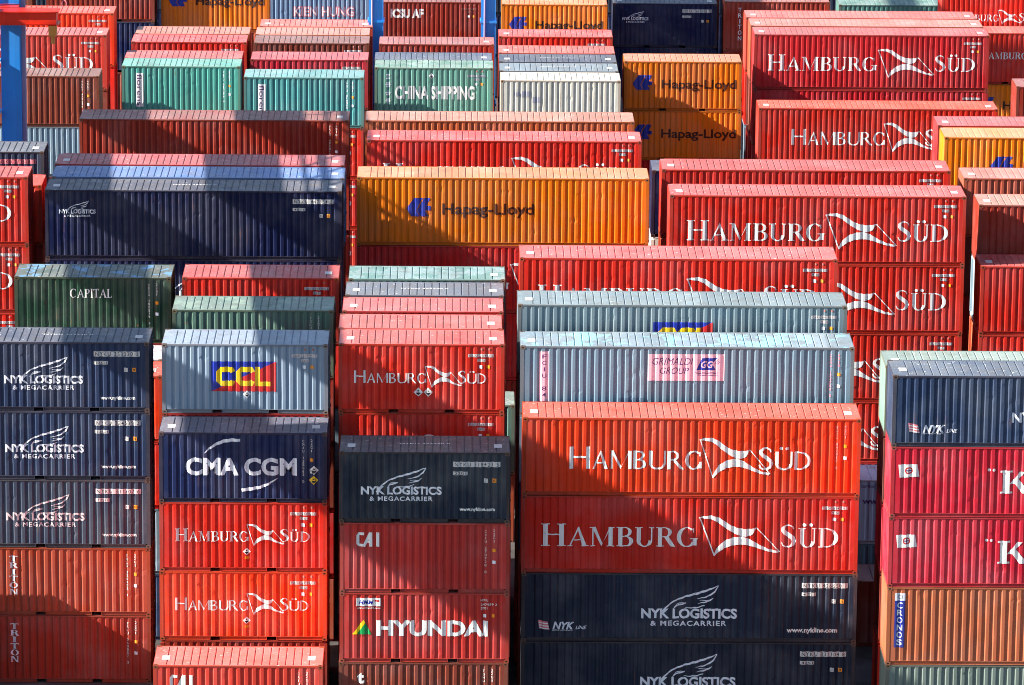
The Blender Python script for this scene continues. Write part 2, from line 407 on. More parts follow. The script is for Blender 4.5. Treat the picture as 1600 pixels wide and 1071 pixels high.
    def meshes(s, L, H):
        return [s.mesh(L, H, n) for n in dict.fromkeys(p[4] for p in s.p)]
    def mesh(s, L, H, name):
        pts = breaks(L); bm = bmesh.new(); lay = []; keys = []
        for V, F, mi, ly, nm in s.p:
            if nm != name: continue
            if s.keys[mi] not in keys: keys.append(s.keys[mi])
            mi = keys.index(s.keys[mi])
            vs = [bm.verts.new((x-L/2, 0, z)) for x, z in V]
            for v in vs: lay.append(ly)
            for q in F:
                try: bm.faces.new([vs[i] for i in q]).material_index = mi
                except ValueError: pass
        # remember each piece's layer in y while cutting
        bm.verts.ensure_lookup_table()
        for v, ly in zip(bm.verts, lay): v.co.y = -.010 - .0007*ly
        xa, xb = min(v.co.x for v in bm.verts), max(v.co.x for v in bm.verts)
        for x, _ in pts:
            if xa < x < xb:
                bmesh.ops.bisect_plane(bm, geom=bm.verts[:]+bm.edges[:]+bm.faces[:], dist=1e-5, plane_co=(x, 0, 0), plane_no=(1, 0, 0))
        for v in bm.verts: v.co.y += REC + depth(pts, v.co.x)
        bm.normal_update()
        for f in bm.faces:
            if f.normal.y > 0: f.normal_flip()
        m = bpy.data.meshes.new(name.split('/')[0]); bm.to_mesh(m); bm.free()
        for k in keys: m.materials.append(DM[k])
        return m

def serial(kind, L, H, code, sub='22G1', key='white', ink='black'):
    """registration plates of a wall's upper right corner"""
    d = Dec('number_plate')
    if kind == 'wide':
        x = L-2.02; d.rect(x, H-.53, x+1.68, H-.34, key).text(code, x+.06, x+1.62, H-.51, .15, ink, .004, 0, 1.25)
        d.at('size_plate').rect(x, H-.83, x+.52, H-.70, key).text(sub, x+.05, x+.47, H-.81, .09, ink, .01)
        d.at('sticker').rect(x+1.10, H-1.10, x+1.24, H-.95, key, 1).text('C', x+1.13, x+1.21, H-1.07, .09, ink, .01, lay=2)
        d.at('sticker/b').rect(x+1.40, H-1.10, x+1.54, H-.95, 'amber', 1).text('B', x+1.43, x+1.51, H-1.07, .09, ink, .01, lay=2)
    elif kind == 'small':
        x = L-1.33; d.rect(x, H-.475, x+.94, H-.36, key).text(code, x+.04, x+.9, H-.46, .085, ink, .004, 0, 1.2)
        d.at('size_plate').rect(x+.34, H-.65, x+.64, H-.54, key).text(sub, x+.37, x+.61, H-.63, .07, ink, .01)
        d.at('sticker').rect(x+.40, H-.90, x+.52, H-.78, 'grey', 1).at('sticker/b').rect(x+.68, H-.90, x+.80, H-.78, 'amber', 1)
        d.at('sticker/c').rect(x+.46, H-.22, x+.53, H-.14, 'faint', 1).at('sticker/d').rect(x+.74, H-.22, x+.81, H-.14, 'faint', 1)
    elif kind == 'up':
        d.stack(code, L-.86, H-.25, .125, .095, .07, key, .0).at('size_plate').stack(sub, L-.56, H-.22, .13, .1, .075, key, .0)
        d.at('sticker').rect(L-.62, H-1.06, L-.50, H-.94, 'amber', 1).at('sticker/b').rect(L-.62, H-1.50, L-.50, H-1.38, 'grey', 1)
    return d
def hs20(serif):
    def f(H):
        d = Dec(); z = H-1.465
        a = (.17, .055) if serif else (.15, .08)
        d.caps('HAMBURG', .56, 3.22, z, .47, .375, 'white', serif, *a); d.at('lettering/b').caps('SÜD', 4.36, 5.42, z, .47, .375, 'white', serif, *a)
        d.at('pennant_emblem').flag(3.14, 4.5, z-.16, z+.66, 'white'); return d
    return f
def hs40(serif):
    def f(H):
        d = Dec(); z = H-1.89
        if serif: d.caps('HAMBURG', .69, 6.36, z, .84, .72, 'white', True, .17, .05); d.at('lettering/b').caps('SÜD', 9.37, 11.46, z, .84, .72, 'white', True, .17, .05); d.at('pennant_emblem').flag(6.4, 9.35, z-.33, z+1.17, 'white')
        else: d.caps('HAMBURG', 1.68, 6.5, z, .82, .68, 'white', False, .15, .075); d.at('lettering/b').caps('SÜD', 8.5, 10.45, z, .82, .68, 'white', False, .15, .075); d.at('pennant_emblem').flag(6.36, 8.93, z-.31, z+1.18, 'white')
        return d
    return f
def nyk20(key='grey'):
    def f(H):
        d = Dec(); z = H-1.54
        d.text('NYK LOGISTICS', .77, 3.64, z, .285, key, .036).at('lettering/b').text('& MEGACARRIER', 1.08, 3.32, z-.24, .16, key, .025, space=1.2)
        d.at('wing_emblem').wing(1.30, 3.08, z+.20, z+.98, key); d.at('web_address').text('www.nykline.com', 4.27, 5.54, z-.60, .13, 'white', .03); return d
    return f
def nyk40(H):
    d = Dec(); z = H-1.68
    d.text('NYK LOGISTICS', 4.36, 7.84, z, .36, 'grey', .036).at('lettering/b').text('& MEGACARRIER', 4.70, 7.46, z-.29, .19, 'grey', .025, space=1.2)
    d.at('wing_emblem').wing(5.05, 7.15, z+.30, z+1.22, 'grey'); d.at('web_address').text('www.nykline.com', 9.66, 11.5, z-.52, .18, 'white', .03)
    nykline(d, .62, z-.44); return d
def nykline(d, x, z):
    d.at('flag_emblem').poly([(x+.04, z+.02), (x+.42, z-.04), (x+.34, z+.27), (x, z+.34)], 'rose', 0)
    for k in range(3): d.poly([(x+.02+.012*k, z+.27-.1*k), (x+.36+.02*k, z+.21-.1*k), (x+.365+.02*k, z+.17-.1*k), (x+.025+.012*k, z+.22-.1*k)], 'white', 1)
    d.at('lettering/c').text('NYK', x+.52, x+1.32, z, .27, 'grey', .04, .3).text('LINE', x+1.36, x+1.76, z, .13, 'grey', .02, .3).text('NIPPON YUSEN KAISHA', x+.52, x+1.26, z-.07, .045, 'grey', .01)
    return d
def nykbig(H):
    d = Dec(); z = H-.98
    d.text('NYK LOGISTICS', .58, 2.08, z, .17, 'grey', .03).at('lettering/b').text('& MEGACARRIER', .78, 1.86, z-.15, .09, 'grey', .02, space=1.2); d.at('wing_emblem').wing(.86, 1.80, z+.14, z+.52, 'grey'); return d
def hlem(d, x0, x1, z0, z1, key='blue'):
    f = lambda q: [(x0+(x-105)/275*(x1-x0), z1-(y-150)/205*(z1-z0)) for x, y in q]
    d.poly(f([(105, 270), (125, 235), (190, 152), (290, 152), (258, 195), (232, 248), (212, 290), (255, 352), (160, 352), (128, 310)]), key, 0)
    d.poly(f([(300, 152), (370, 152), (330, 235), (380, 240), (372, 285), (312, 288), (345, 352), (262, 352), (222, 290), (250, 240)]), key, 0)
def hl20(H):
    d = Dec('wing_emblem'); hlem(d, .44, 1.47, H-1.50, H-.71); d.at('lettering').text('Hapag-Lloyd', 1.94, 5.80, H-1.40, .47, 'brown', .022); return d
def hl40(H):
    d = Dec('wing_emblem'); hlem(d, 2.08, 3.10, H-1.66, H-.86); d.at('lettering').text('Hapag-Lloyd', 3.56, 7.40, H-1.54, .47, 'brown', .022); return d
def cma(H):
    d = Dec(); d.text('CMA CGM', .96, 4.97, H-1.55, .62, 'grey', .04, 0, 1.)
    f = lambda q: [(.75+x*.0034, H-.06-y*.0036) for x, y in q]
    d.at('arc_emblem').add(*stroke(f([(262, 195), (310, 150), (380, 105), (460, 72), (550, 58), (640, 62)]), [.02, .07, .10, .12, .125, .10]), 'grey', 3)
    d.at('arc_emblem/b').add(*stroke(f([(655, 575), (740, 565), (850, 545), (940, 510), (1035, 450)]), [.11, .12, .11, .08, .02]), 'grey', 3)
    d.at('hazard_placard').diamond(5.58, H-1.38, .17).at('hazard_placard/b').diamond(5.57, H-1.75, .17, 'yellow')
    return d
def cai(H):
    d = Dec(); x, z, h = .60, H-.88, .52
    d.add(*stroke([(x+.27, z+h-.05), (x+.09, z+h-.05), (x+.05, z+h-.1), (x+.05, z+.1), (x+.09, z+.05), (x+.24, z+.05)], [.1]*6), 'white', 0)
    d.add(*stroke([(x+.26, z), (x+.50, z+h)], [.1, .1]), 'white', 1); d.rect(x+.45, z, x+.56, z+h, 'white', 2); d.rect(x+.36, z+.13, x+.46, z+.22, 'white', 3); d.rect(x+.70, z, x+.81, z+h, 'white', 0)
    return d
def hyundai(H):
    d = Dec(); d.text('HYUNDAI', 1.32, 5.30, H-1.57, .55, 'white', .045)
    d.at('triangle_emblem').poly([(.46, H-1.55), (1.14, H-1.55), (.86, H-1.0)], 'green', 0); d.poly([(.46, H-1.55), (.62, H-1.55), (.92, H-1.12), (.86, H-1.0)], 'yellow', 1)
    d.at('nameplate').rect(.60, H-.50, 1.48, H-.20, 'white').text('HMM', .68, 1.22, H-.43, .15, 'blue', .04, .3).rect(1.25, H-.34, 1.42, H-.27, 'red', 1)
    d.at('web_address').text('www.hmm21.com', .62, 1.46, H-.60, .07, 'white', .01).at('number_plate').text('HDMU', 5.04, 5.30, H-.30, .085, 'white').text('247959 2', 5.04, 5.62, H-.46, .085, 'white').text('22G1', 5.04, 5.28, H-.60, .085, 'white')
    d.at('sticker').rect(5.14, H-.90, 5.24, H-.78, 'grey').at('sticker/b').rect(5.44, H-.90, 5.54, H-.78, 'amber'); return d
def ccl(L):
    def f(H):
        d = Dec('painted_panel'); x, z0, z1 = (1.80 if L == 20 else 5.02), H-1.76, H-.64; w_ = 2.36 if L == 20 else 2.2
        d.poly([(x, z0), (x, z1), (x+w_, z1)][::-1] if 0 else [(x, z0), (x+w_, z1), (x, z1)], 'blue', 0); d.poly([(x, z0), (x+w_, z0), (x+w_, z1)], 'red', 0)
        a, b = z0+.2, z1-.2; h = b-a
        for k in (0, 1):
            q = x+.18+k*.72
            d.add(*stroke([(q+.6, b-.2), (q+.56, b-.1), (q+.4, b-.1), (q+.2, b-.1), (q+.1, b-.2), (q+.1, a+.2), (q+.2, a+.1), (q+.4, a+.1), (q+.56, a+.1), (q+.6, a+.2)], [.2]*10), 'yellow', 2)
        q = x+1.6; d.rect(q, a, q+.16, b, 'yellow', 2); d.rect(q+.16, a, q+.56, a+.17, 'yellow', 2)
        if L == 20: d.at('hazard_placard').diamond(x+1.3, z0-.10, .14)
        return d
    return f
def grim(H):
    d = Dec('painted_panel'); x, z = 4.66, H-1.27
    d.rect(x, z, x+2.79, z+1.0, 'pink', 0); d.text('GRIMALDI', x+.16, x+1.66, z+.60, .27, 'plum', 0, .3).text('GROUP', x+.44, x+1.5, z+.26, .25, 'plum', 0, .3)
    d.poly([(x+1.76, z+.40), (x+2.48, z+.40), (x+2.34, z+.64), (x+2.54, z+.86), (x+1.98, z+.86)], 'blue', 1); d.text('GG', x+1.94, x+2.38, z+.5, .25, 'pink', .02, .3, lay=2)
    for k in range(3): d.rect(x+1.72+.05*k, z+.32-.06*k, x+2.54, z+.345-.06*k, 'plum', 1)
    for k in range(3): d.poly([(x+2.42+.05*k, z+.62-.0*k), (x+2.44+.05*k, z+.62), (x+2.58+.03*k, z+.82-.05*k), (x+2.56+.03*k, z+.82-.05*k)], 'plum', 1)
    d.at('nameplate').rect(.70, H-2.06, 1.05, H-.20, 'pink', 0).stack('FCIU 84', .88, H-.3, .24, .16, .16, 'plum', .01)
    d.at('repair_patch').rect(3.60, .2, 4.55, .62+.05, 'mid', 0); return d
def vert(word, x, top, bottom, wid, key='grey'):
    def f(H):
        n = len(word); st = (top-bottom)/n; d = Dec()
        for i, c in enumerate(word): d.caps(c, x, x+wid*(.55 if c == 'I' else 1), H-top0(top)-(i+1)*st+st*.14, st*.84, st*.84, key, True, .2, .09) if c != ' ' else 0
        return d
    top0 = lambda t: t
    def g(H):
        n = len(word); st = (bottom-top)/n; d = Dec()
        for i, c in enumerate(word):
            ww = wid*(.5 if c == 'I' else 1); d.caps(c, x+wid/2-ww/2, x+wid/2+ww/2, H-top-(i+1)*st+st*.08, st*.84, st*.84, key, True, .2, .09)
        return d
    return g
def capital(H): return Dec().caps('CAPITAL', 2.14, 3.76, H-.80, .34, .34, 'white', True, .16, .05)
def china(H):
    d = Dec().text('CHINA SHIPPING', 1.05, 5.13, H-1.60, .66, 'white', .035)
    d.at('lettering/b')
    for k, (a, b) in enumerate((((.0, .5), (1, .5)), ((.5, 0), (.5, 1)), ((.1, .2), (.9, .2)), ((.1, .8), (.9, .8)))):
        for r in range(4):
            x, z = .56, H-.62-r*.42; p, q = (x+a[0]*.26, z+a[1]*.3), (x+b[0]*.26, z+b[1]*.3)
            if (k+r) % 5: d.add(*stroke([p, q], [.05, .05]), 'grey', k+1)
    d.at('hazard_placard').diamond(2.9, H-.42, .15); return d
def plate_up(word, x0, x1, top, bot, pk='white', tk='plum'):
    def f(H):
        d = Dec('nameplate').rect(x0, H-bot, x1, H-top, pk, 0); V, F = txt(word, .01); a, b = min(v[0] for v in V), max(v[0] for v in V)
        k = (bot-top-.12)/(b-a); kz = (x1-x0-.12)/.73
        d.add([(x1-.06-y*kz*1.0, H-bot+.06+(x-a)*k) for x, y in V] if 0 else [(x0+.06+y*kz, H-top-.06-(x-a)*k) for x, y in V], F, tk, 1); return d
    return f
def kien(H): return Dec().text('KIEN HUNG', 1.55, 5.12, H-1.92, .56, 'rose', .05).text('KIEN HUNG', 1.58, 5.09, H-1.90, .52, 'grey', .005, lay=3)
def isu(H): return Dec().text('ICSU AF', .62, 2.55, H-.92, .5, 'white', .05)
def kline(H):
    d = Dec('flag_emblem'); d.poly([(.32, H-1.14), (1.02, H-1.10), (.94, H-.64), (.26, H-.66)], 'white', 0)
    d.add(*ring(.64, H-.88, .15, .13, .05, .05, 0, 360, 14), 'red', 1); d.rect(.62, H-.99, .66, H-.77, 'plum', 2); d.rect(.53, H-.90, .75, H-.86, 'plum', 3)
    z = H-1.70; d.at('lettering')
    for k in (0, 1): d.add(*ring(3.50+k*.17, z+.86, .055, .055, .055, .055, 0, 360, 10), 'white', 0)
    d.rect(4.0, z, 4.24, z+.84, 'white', 0); d.rect(3.90, z, 4.34, z+.07, 'white', 1); d.rect(3.90, z+.77, 4.34, z+.84, 'white', 2)
    d.poly([(4.24, z+.34), (4.60, z+.80), (4.78, z+.80), (4.42, z+.36)], 'white', 3); d.poly([(4.36, z+.44), (4.56, z+.52), (5.0, z), (4.70, z)], 'white', 4); d.text('LINE', 5.2, 7.6, z, .62, 'white', .04); return d
def cronos(H):
    d = Dec('nameplate').rect(.28, H-.50, .66, H-.22, 'grey', 0).rect(.28, H-2.24, .66, H-.50, 'blue', 0); d.add(*ring(.47, H-.36, .1, .09, .05, .05, 0, 360, 12), 'silver', 1)
    d.stack('CRONOS', .47, H-.56, .275, .22, .20, 'white', .02); return d
def nykl(H):
    d = Dec(); nykline(d, .58, H-2.06); d.at('lettering').text('NYK LOGISTICS', 4.25, 7.8, H-1.68, .36, 'grey', .035); return d
def tex(H): return Dec().text('t', .66, .92, H-.76, .42, 'white', .05).at('lettering/b').text('textainer', 1.0, 2.2, H-1.2, .2, 'white', .02)
def www(H): return Dec().text('Hamburg Süd Logistic Center', .10, 2.6, H-.30, .15, 'plum').at('lettering/b').text('www.logistic', .25, 2.3, H-.95, .24, 'plum', .02)
def bars(H): return Dec('weathered_marking').rect(.7, H-.82, 1.0, H-.62, 'silver').at('weathered_marking/b').rect(1.05, H-.84, 1.5, H-.56, 'silver').at('weathered_marking/c').rect(1.6, H-1.14, 2.0, H-.84, 'silver')
def aletter(H): return Dec().add(*ring(1.0, H-1.9, .16, .22, .07, .06, 0, 360, 14), 'rose', 0)
def bigh(H): return Dec().rect(2.05, H-1.75, 2.28, H-1.02, 'white').rect(2.28, H-1.46, 2.6, H-1.34, 'white').rect(2.6, H-1.75, 2.83, H-1.02, 'white')
def sidev(H): return Dec().stack('TRITON', .9, H-.35, .33, .26, .2, 'grey', .01)
def dsm(H): return Dec('hazard_placard').diamond(2.92, H-1.80, .17).at('hazard_placard/b').diamond(3.28, H-1.80, .17)
def dtag(H): return Dec('hazard_placard').diamond(3.15, H-1.84, .14).rect(3.08, H-2.12, 3.22, H-2.02, 'amber', 1)
DESIGN = {'hs20s': hs20(True), 'hs20': hs20(False), 'hs40s': hs40(True), 'hs40': hs40(False), 'nyk20': nyk20(), 'nyk20r': nyk20('blush'), 'nyk40': nyk40, 'nykbig': nykbig, 'hl20': hl20, 'hl40': hl40,
 'cma': cma, 'cai': cai, 'hyundai': hyundai, 'ccl20': ccl(20), 'ccl40': ccl(40), 'grim': grim, 'triton': vert('TRITON', .86, .30, 1.82, .32), 'capital': capital, 'china': china,
 'florens': plate_up('florens', .72, 1.1, .36, 2.1), 'kien': kien, 'isu': isu, 'kline': kline, 'cronos': cronos, 'nykl': nykl, 'tex': tex, 'www': www, 'bars': bars, 'aletter': aletter, 'bigh': bigh, 'sidev': sidev, 'diamonds': dsm, 'hazard': dtag}
CODES = ['SUDU 374158 2', 'SUDU 512790 4', 'SUDU 698213 0', 'SUDU 187346 5', 'SUDU 420965 1', 'SUDU 774301 9']
def decal(name, Lk, H, code=None, sub=None):
    L = LEN[Lk]
    if name in DESIGN: return cached((name, Lk, H), lambda: DESIGN[name](H).meshes(L, H))
    kind, key = (name.split('/')+['chalky' if name == 'small' else 'dull'])[:2]
    return cached((name, Lk, H, code, sub), lambda: serial(kind, L, H, code, sub, key, 'black').meshes(L, H))
def roof_text():
    d = Dec('roof_marking').text('NYKU 353330 0', -.9, .9, 0, .13, 'white', .02); V, F = d.p[0][:2]
    m = bpy.data.meshes.new('roof_marking'); m.from_pydata([(x, z, 0) for x, z in V], [], F); m.materials.append(DM['white']); return m
LEN = {20: 6.058, 40: 12.192}
S, HC = 2.591, 2.896
# ------------------------------------------------------------------ one container, piece by piece
ALL = []
def container(xl, yf, z, Lk, H, col, marks, label, code, sub, seed, near, doors, roofmarks, group, roofcol=None):
    L = LEN[Lk]; W = 2.438
    t = bpy.data.objects.new('shipping_container', None); C.objects.link(t); t.location = (xl+L/2, yf, z); t.empty_display_size = .5
    tag(t, label, 'shipping container', group)
    obj('frame', cached(('frame', Lk, H), lambda: frame_mesh(L, H, Lk == 20)), t, mat=FM[col])
    v = seed % 7
    wm = cached(('wall', Lk, H, v), lambda: wall_mesh(L, H, 11*v+Lk))
    obj('side_panel', wm, t, mat=PM[col]); obj('side_panel', wm, t, (0, W, 0), math.pi, mat=PM[col])
    obj('roof', cached(('roof', Lk), lambda: roof_mesh(L)), t, (0, 0, H), mat=RM[roofcol or col])
    em = cached(('end', H), lambda: end_mesh(H))
    obj('end_panel', em, t, (-L/2, 0, 0), mat=PM[col])
    if doors:
        for y in (.16, .16+1.064):
            d = obj('door', cached(('door', H), lambda: door_mesh(H)), t, (L/2, y, 0), mat=PM[col])
            for q in (.28, .72): obj('locking_bar', cached(('bar', H), lambda: bar_mesh(H)), d, (-.012, q, 0), mat=FM[col])
    else: obj('end_panel', em, t, (L/2, W, 0), math.pi, mat=PM[col])
    cm = cached('cast', casting_mesh)
    for sx in (-1, 1):
        for y, zz in ((.081, .059), (.081, H-.059), (W-.081, H-.059)) if near else ((.081, .059), (.081, H-.059)):
            obj('corner_casting', cm, t, (sx*(L/2-.089), y, zz), mat=CAST[col])
    for m in marks:
        for me in decal(m, Lk, H, code, sub): obj(me.name.split('.')[0], me, t)
    if roofmarks:
        for sx in (-1, 1):
            def pm():
                b = MB(); b.box(-.14, .14, .7, 1.2, 0, .004); return b.mesh('roof_marking', DM['dull'])
            if roofmarks in (2, 3) or (sx < 0) == (xl > -1): obj('roof_marking', cached('rm', pm), t, (sx*(L/2-.42), 0, H+.002))
        if roofmarks == 3: obj('roof_marking', cached('rt', roof_text), t, (0, 1.2, H+.003))
    tint = random.Random(seed*13+5); k = tint.uniform(.86, 1.12); q = [k*tint.uniform(.95, 1.05) for _ in range(3)]
    for ch in t.children_recursive:
        if ch.name.split('.')[0] in ('frame', 'side_panel', 'roof', 'end_panel', 'door', 'locking_bar', 'corner_casting'): ch.color = q + [1]
    ALL.append(t)
    return t
def filler_mesh(Lk, H):
    L = LEN[Lk]; b = MB(); b.box(-L/2, L/2, .03, 2.40, .02, H-.02)
    parts = [frame_mesh(L, H, False), wall_mesh(L, H, 3), roof_mesh(L)]
    V, F = list(b.v), list(b.f)
    for k, m in enumerate(parts):
        i = len(V); V += [(v.co.x, v.co.y, v.co.z + (H if k == 2 else 0)) for v in m.vertices]; F += [tuple(i+q for q in p.vertices) for p in m.polygons]
        bpy.data.meshes.remove(m)
    V[:8] = [(x*.985, .08 + (y-.03)*.95, z) for x, y, z in V[:8]]
    m = bpy.data.meshes.new('shipping_container'); m.from_pydata(V, [], F); m.materials.append(PM['brick']); m.update(); return m
FILL = ['brick', 'red', 'brown', 'navy', 'rust', 'brick', 'steel', 'deep']
NF = [0]
def filler(xl, yf, z, Lk, H, col=None):
    NF[0] += 1
    o = obj('shipping_container', cached(('fill', Lk, H), lambda: filler_mesh(Lk, H)), None, (xl+LEN[Lk]/2, yf, z), mat=PM[col or FILL[(NF[0]*5) % 8]])
    tag(o, 'plain container low in a stack, hidden behind the containers standing in front', 'shipping container', 'containers out of sight low in the stacks')
SEED = [0]
def stack(xl, yf, Lk, *tiers):
    """TIERS from the top down to the ground: (height, colour, marks, label, code, sub, roofmarks) or (height, [colour]) for one out of sight"""
    z = sum(t[0] for t in tiers)
    for i, t in enumerate(tiers):
        z -= t[0]; SEED[0] += 1
        if len(t) < 4: filler(xl, yf, z, Lk, t[0], t[1] if len(t) > 1 else None); continue
        h, col, marks, label = t[:4]; code = t[4] if len(t) > 4 and t[4] else CODES[SEED[0] % 6]; sub = t[5] if len(t) > 5 and t[5] else ('22G1' if Lk == 20 else '45G1')
        rm = (t[6] if len(t) > 6 else 0) if i == 0 else 0
        container(xl + R.uniform(-.02, .02)*(i > 0), yf + R.uniform(-.012, .012)*(i > 0), z, Lk, h, col, marks.split(), label, code, sub, SEED[0], yf < 190, xl < -1 and yf < 215, rm, GROUP[0], t[7] if len(t) > 7 else None)
GROUP = ['']
# ------------------------------------------------------------------ the stacks, row by row (metres; x to the right, y away from the viewer)
GROUP[0] = 'shipping containers stacked in the yard'
def f(*hs): return [(h,) for h in hs]
# ---- front block, nearest rows
stack(-16.99, 172.7, 20,
 (S, 'navy', 'nyk20 wide', 'navy short container with winged logo, topmost of the left front stack', 'NYKU 353330 0', '22G1', 3),
 (S, 'navy', 'nyk20 wide', 'navy short container with winged logo, second in the left front stack', 'NYKU 324539 2', '22G1'),
 (S, 'slate', 'nyk20r wide/blush', 'greyish navy short container with pinkish winged logo, third down in the left front stack', 'NYKU 331307 6', '22G1'),
 (S, 'rust', 'triton up', 'rust orange short container with upright lettering at its left end, mostly sunlit', 'TRLU 326402 1', '22G1'),
 (S, 'brick', 'triton up', 'shaded brick red short container with upright lettering, at the foot of the left stack', 'TRLU 268857 3', '22G1'))
stack(-10.42, 169.65, 20,
 (S, 'cma', 'cma up', 'blue short container with big bold letters between two white arcs and two hazard diamonds', 'CMAU 135562 0', '22G1', 2),
 (S, 'red', 'hs20s small hazard', 'red short container with serif lettering, directly under the blue container with white arcs', 'SUDU 374158 2'),
 (S, 'hot', 'hs20 small hazard', 'bright red short container with plain lettering, two below the blue container with white arcs', 'SUDU 592301 5'),
 (S,))
stack(-10.50, 166.5, 20, (S, 'salmon', 'cai up', 'faded salmon red container at the bottom edge, its white letters cut by the frame', 'CAIU 247721 9', '22G1', 2))
stack(-3.87, 167.0, 20,
 (S, 'ink', 'nyk20 wide', 'dark slate short container with winged logo, wholly in shade above a red one', 'NYKU 318423 5', '2201', 3),
 (S, 'cai', 'cai up', 'dull red short container with angular white initials under a dark slate one', 'CAIU 270728 8', '22G1'),
 (S, 'cai', 'hyundai', 'red short container with a green and yellow triangle before bold white letters'),
 (S, 'brown', 'tex up', 'brown short container with a small white t, cut by the bottom edge', 'TGHU 134520 7', '22G1'))
stack(2.67, 169.7, 40,
 (HC, 'hot', 'hs40 up/rose', 'bright orange red long container, topmost of the long front stack, plain white lettering', 'SUDU 842917 6', '45G1', 2),
 (HC, 'red', 'hs40s small', 'red long container with tall serif lettering, second in the long front stack', 'SUDU 864290 1', '45G1'),
 (S, 'ink', 'nyk40 wide', 'dark slate long container with winged logo and striped flag, below two red ones', 'NYKU 826650 1', '4251'),
 (S, 'ink', 'nyk40 wide', 'dark slate long container with winged logo, cut by the bottom edge of the picture', 'NYKU 832104 8', '4251'))
stack(15.71, 167.0, 40,
 (S, 'navy', 'nykl', 'dark navy long container with striped flag on top of the right front stack', '', '', 1),
 (S, 'magenta', 'kline', 'magenta long container with white flag, right under the dark navy one'),
 (S, 'magenta', 'kline', 'magenta long container with white flag, right above the orange brown one'),
 (HC, 'cronos', 'cronos', 'orange brown long container with a tall blue nameplate on its left end'),
 (S, 'ash', '', 'pale grey green long container at the foot of the right front stack'))
stack(15.69, 169.75, 40, (S, 'mint', '', 'pale mint long container, only roof and left end showing behind the dark navy one', '', '', 1), *f(S), (S, 'magenta'), (S, 'brick'), *f(S))
# ---- front block, third row and behind
stack(-10.46, 172.5, 20,
 (S, 'ccl', 'ccl20 small', 'pale blue grey scuffed container with a blue and red panel of yellow letters', 'CARU 202193 7', '2230', 0),
 (S, 'deep', '', 'red container of which a thin strip shows under the pale blue grey one'), *f(S, S, S))
stack(-10.40, 178.1, 20, (S, 'sage', 'up', 'sage green container with a half shaded roof behind the pale blue grey one', 'TOLU 330142 5', '', 0), *f(S, S, S, S))
stack(-10.33, 183.7, 20, (S, 'red', 'small', 'red short container with half shaded roof, behind the sage green one', 'SUDU 564180 1', '2281', 1), *f(S, S, S, S))
stack(-16.8, 183.6, 20, (S, 'forest', 'capital up', 'dark green worn container with peeling blue patches on its roof and small serif lettering', 'CRXU 280519 3'), *f(S, S, S, S))
stack(-16.85, 178.2, 20, (S, 'hot', '', 'orange red container in the gap left of the pale blue grey one', '', '', 1), *f(S, S, S))
stack(-16.98, 180.85, 20, (S, 'lavender', '', 'lavender grey container roof peeking over the orange red one in the left gap'), *f(S, S, S))
stack(-4.03, 172.7, 20,
 (S, 'red', 'hs20 small diamonds', 'bright red short container with two black and white hazard diamonds under its lettering', 'SUDU 727492 6', '22G1', 2),
 (S, 'red', 'hs20 small', 'bright red short container, half hidden under the one with two hazard diamonds', 'SUDU 558109 3', '22G1'), *f(S, S, S))
stack(-4.09, 175.2, 20, (S, 'salmon', '', 'salmon red roof, first behind the red container with two hazard diamonds', '', '', 1), *f(S, S, S, S))
stack(-4.02, 178.05, 20, (S, 'crimson', '', 'rose pink roof, second behind the red container with two hazard diamonds', '', '', 2), *f(S, S, S, S))
stack(-3.97, 180.75, 20, (S, 'slate', '', 'blue grey roof with a white streak, third behind the red container with hazard diamonds', '', '', 3), *f(S, S, S, S))
stack(-3.90, 183.6, 20, (S, 'csgreen', '', 'blotchy teal green roof, last of the row of five roofs at the centre', '', '', 1), *f(S, S, S, S))
stack(2.60, 172.5, 40, (S, 'grim', 'grim up/rose', 'blue grey dented long container with a pink panel of slanted lettering', 'GCNU 124708 5', '4310', 1), *f(S, S, S, S))
stack(2.53, 175.3, 40, (S, 'steel', 'ccl40 small', 'grey blue long container with rust marks, behind the one with the pink panel', 'CARU 401265 5', '4310', 1), *f(S, HC, HC, HC))
stack(2.6, 178.7, 40, *f(S, S, S, S))  # unseen stack added to keep the gap on its right dark
stack(2.68, 182.0, 40, (S, 'red', 'hs40s small', 'red long container with half hidden lettering behind the grey blue long one', 'SUDU 435270 1', '4300', 1), *f(HC, HC, HC, HC))
stack(15.9, 183.0, 40, (S, 'lavender', 'www', 'pale lavender container with dark lettering, seen in the gap between the right front stacks'), *f(S))
stack(15.6, 177.8, 40, (S, 'brown', '', 'dark brown container roof deep in the shaded gap between the right front stacks'))
stack(-3.36, 192.3, 20, (HC, 'sage', '', 'green container seen in the narrow slot between the centre stacks'), (HC, 'rust', '', 'rust orange container under the green one in the narrow slot between the centre stacks'))
# two-high stack just left of the picture: it shades the foot of the left stack
stack(-23.66, 169.68, 20, (S, 'brown', '', 'brown container on top of a stack of two beside the left front stack'), (S, 'brick', '', 'brick container under another in a stack of two beside the left front stack'))
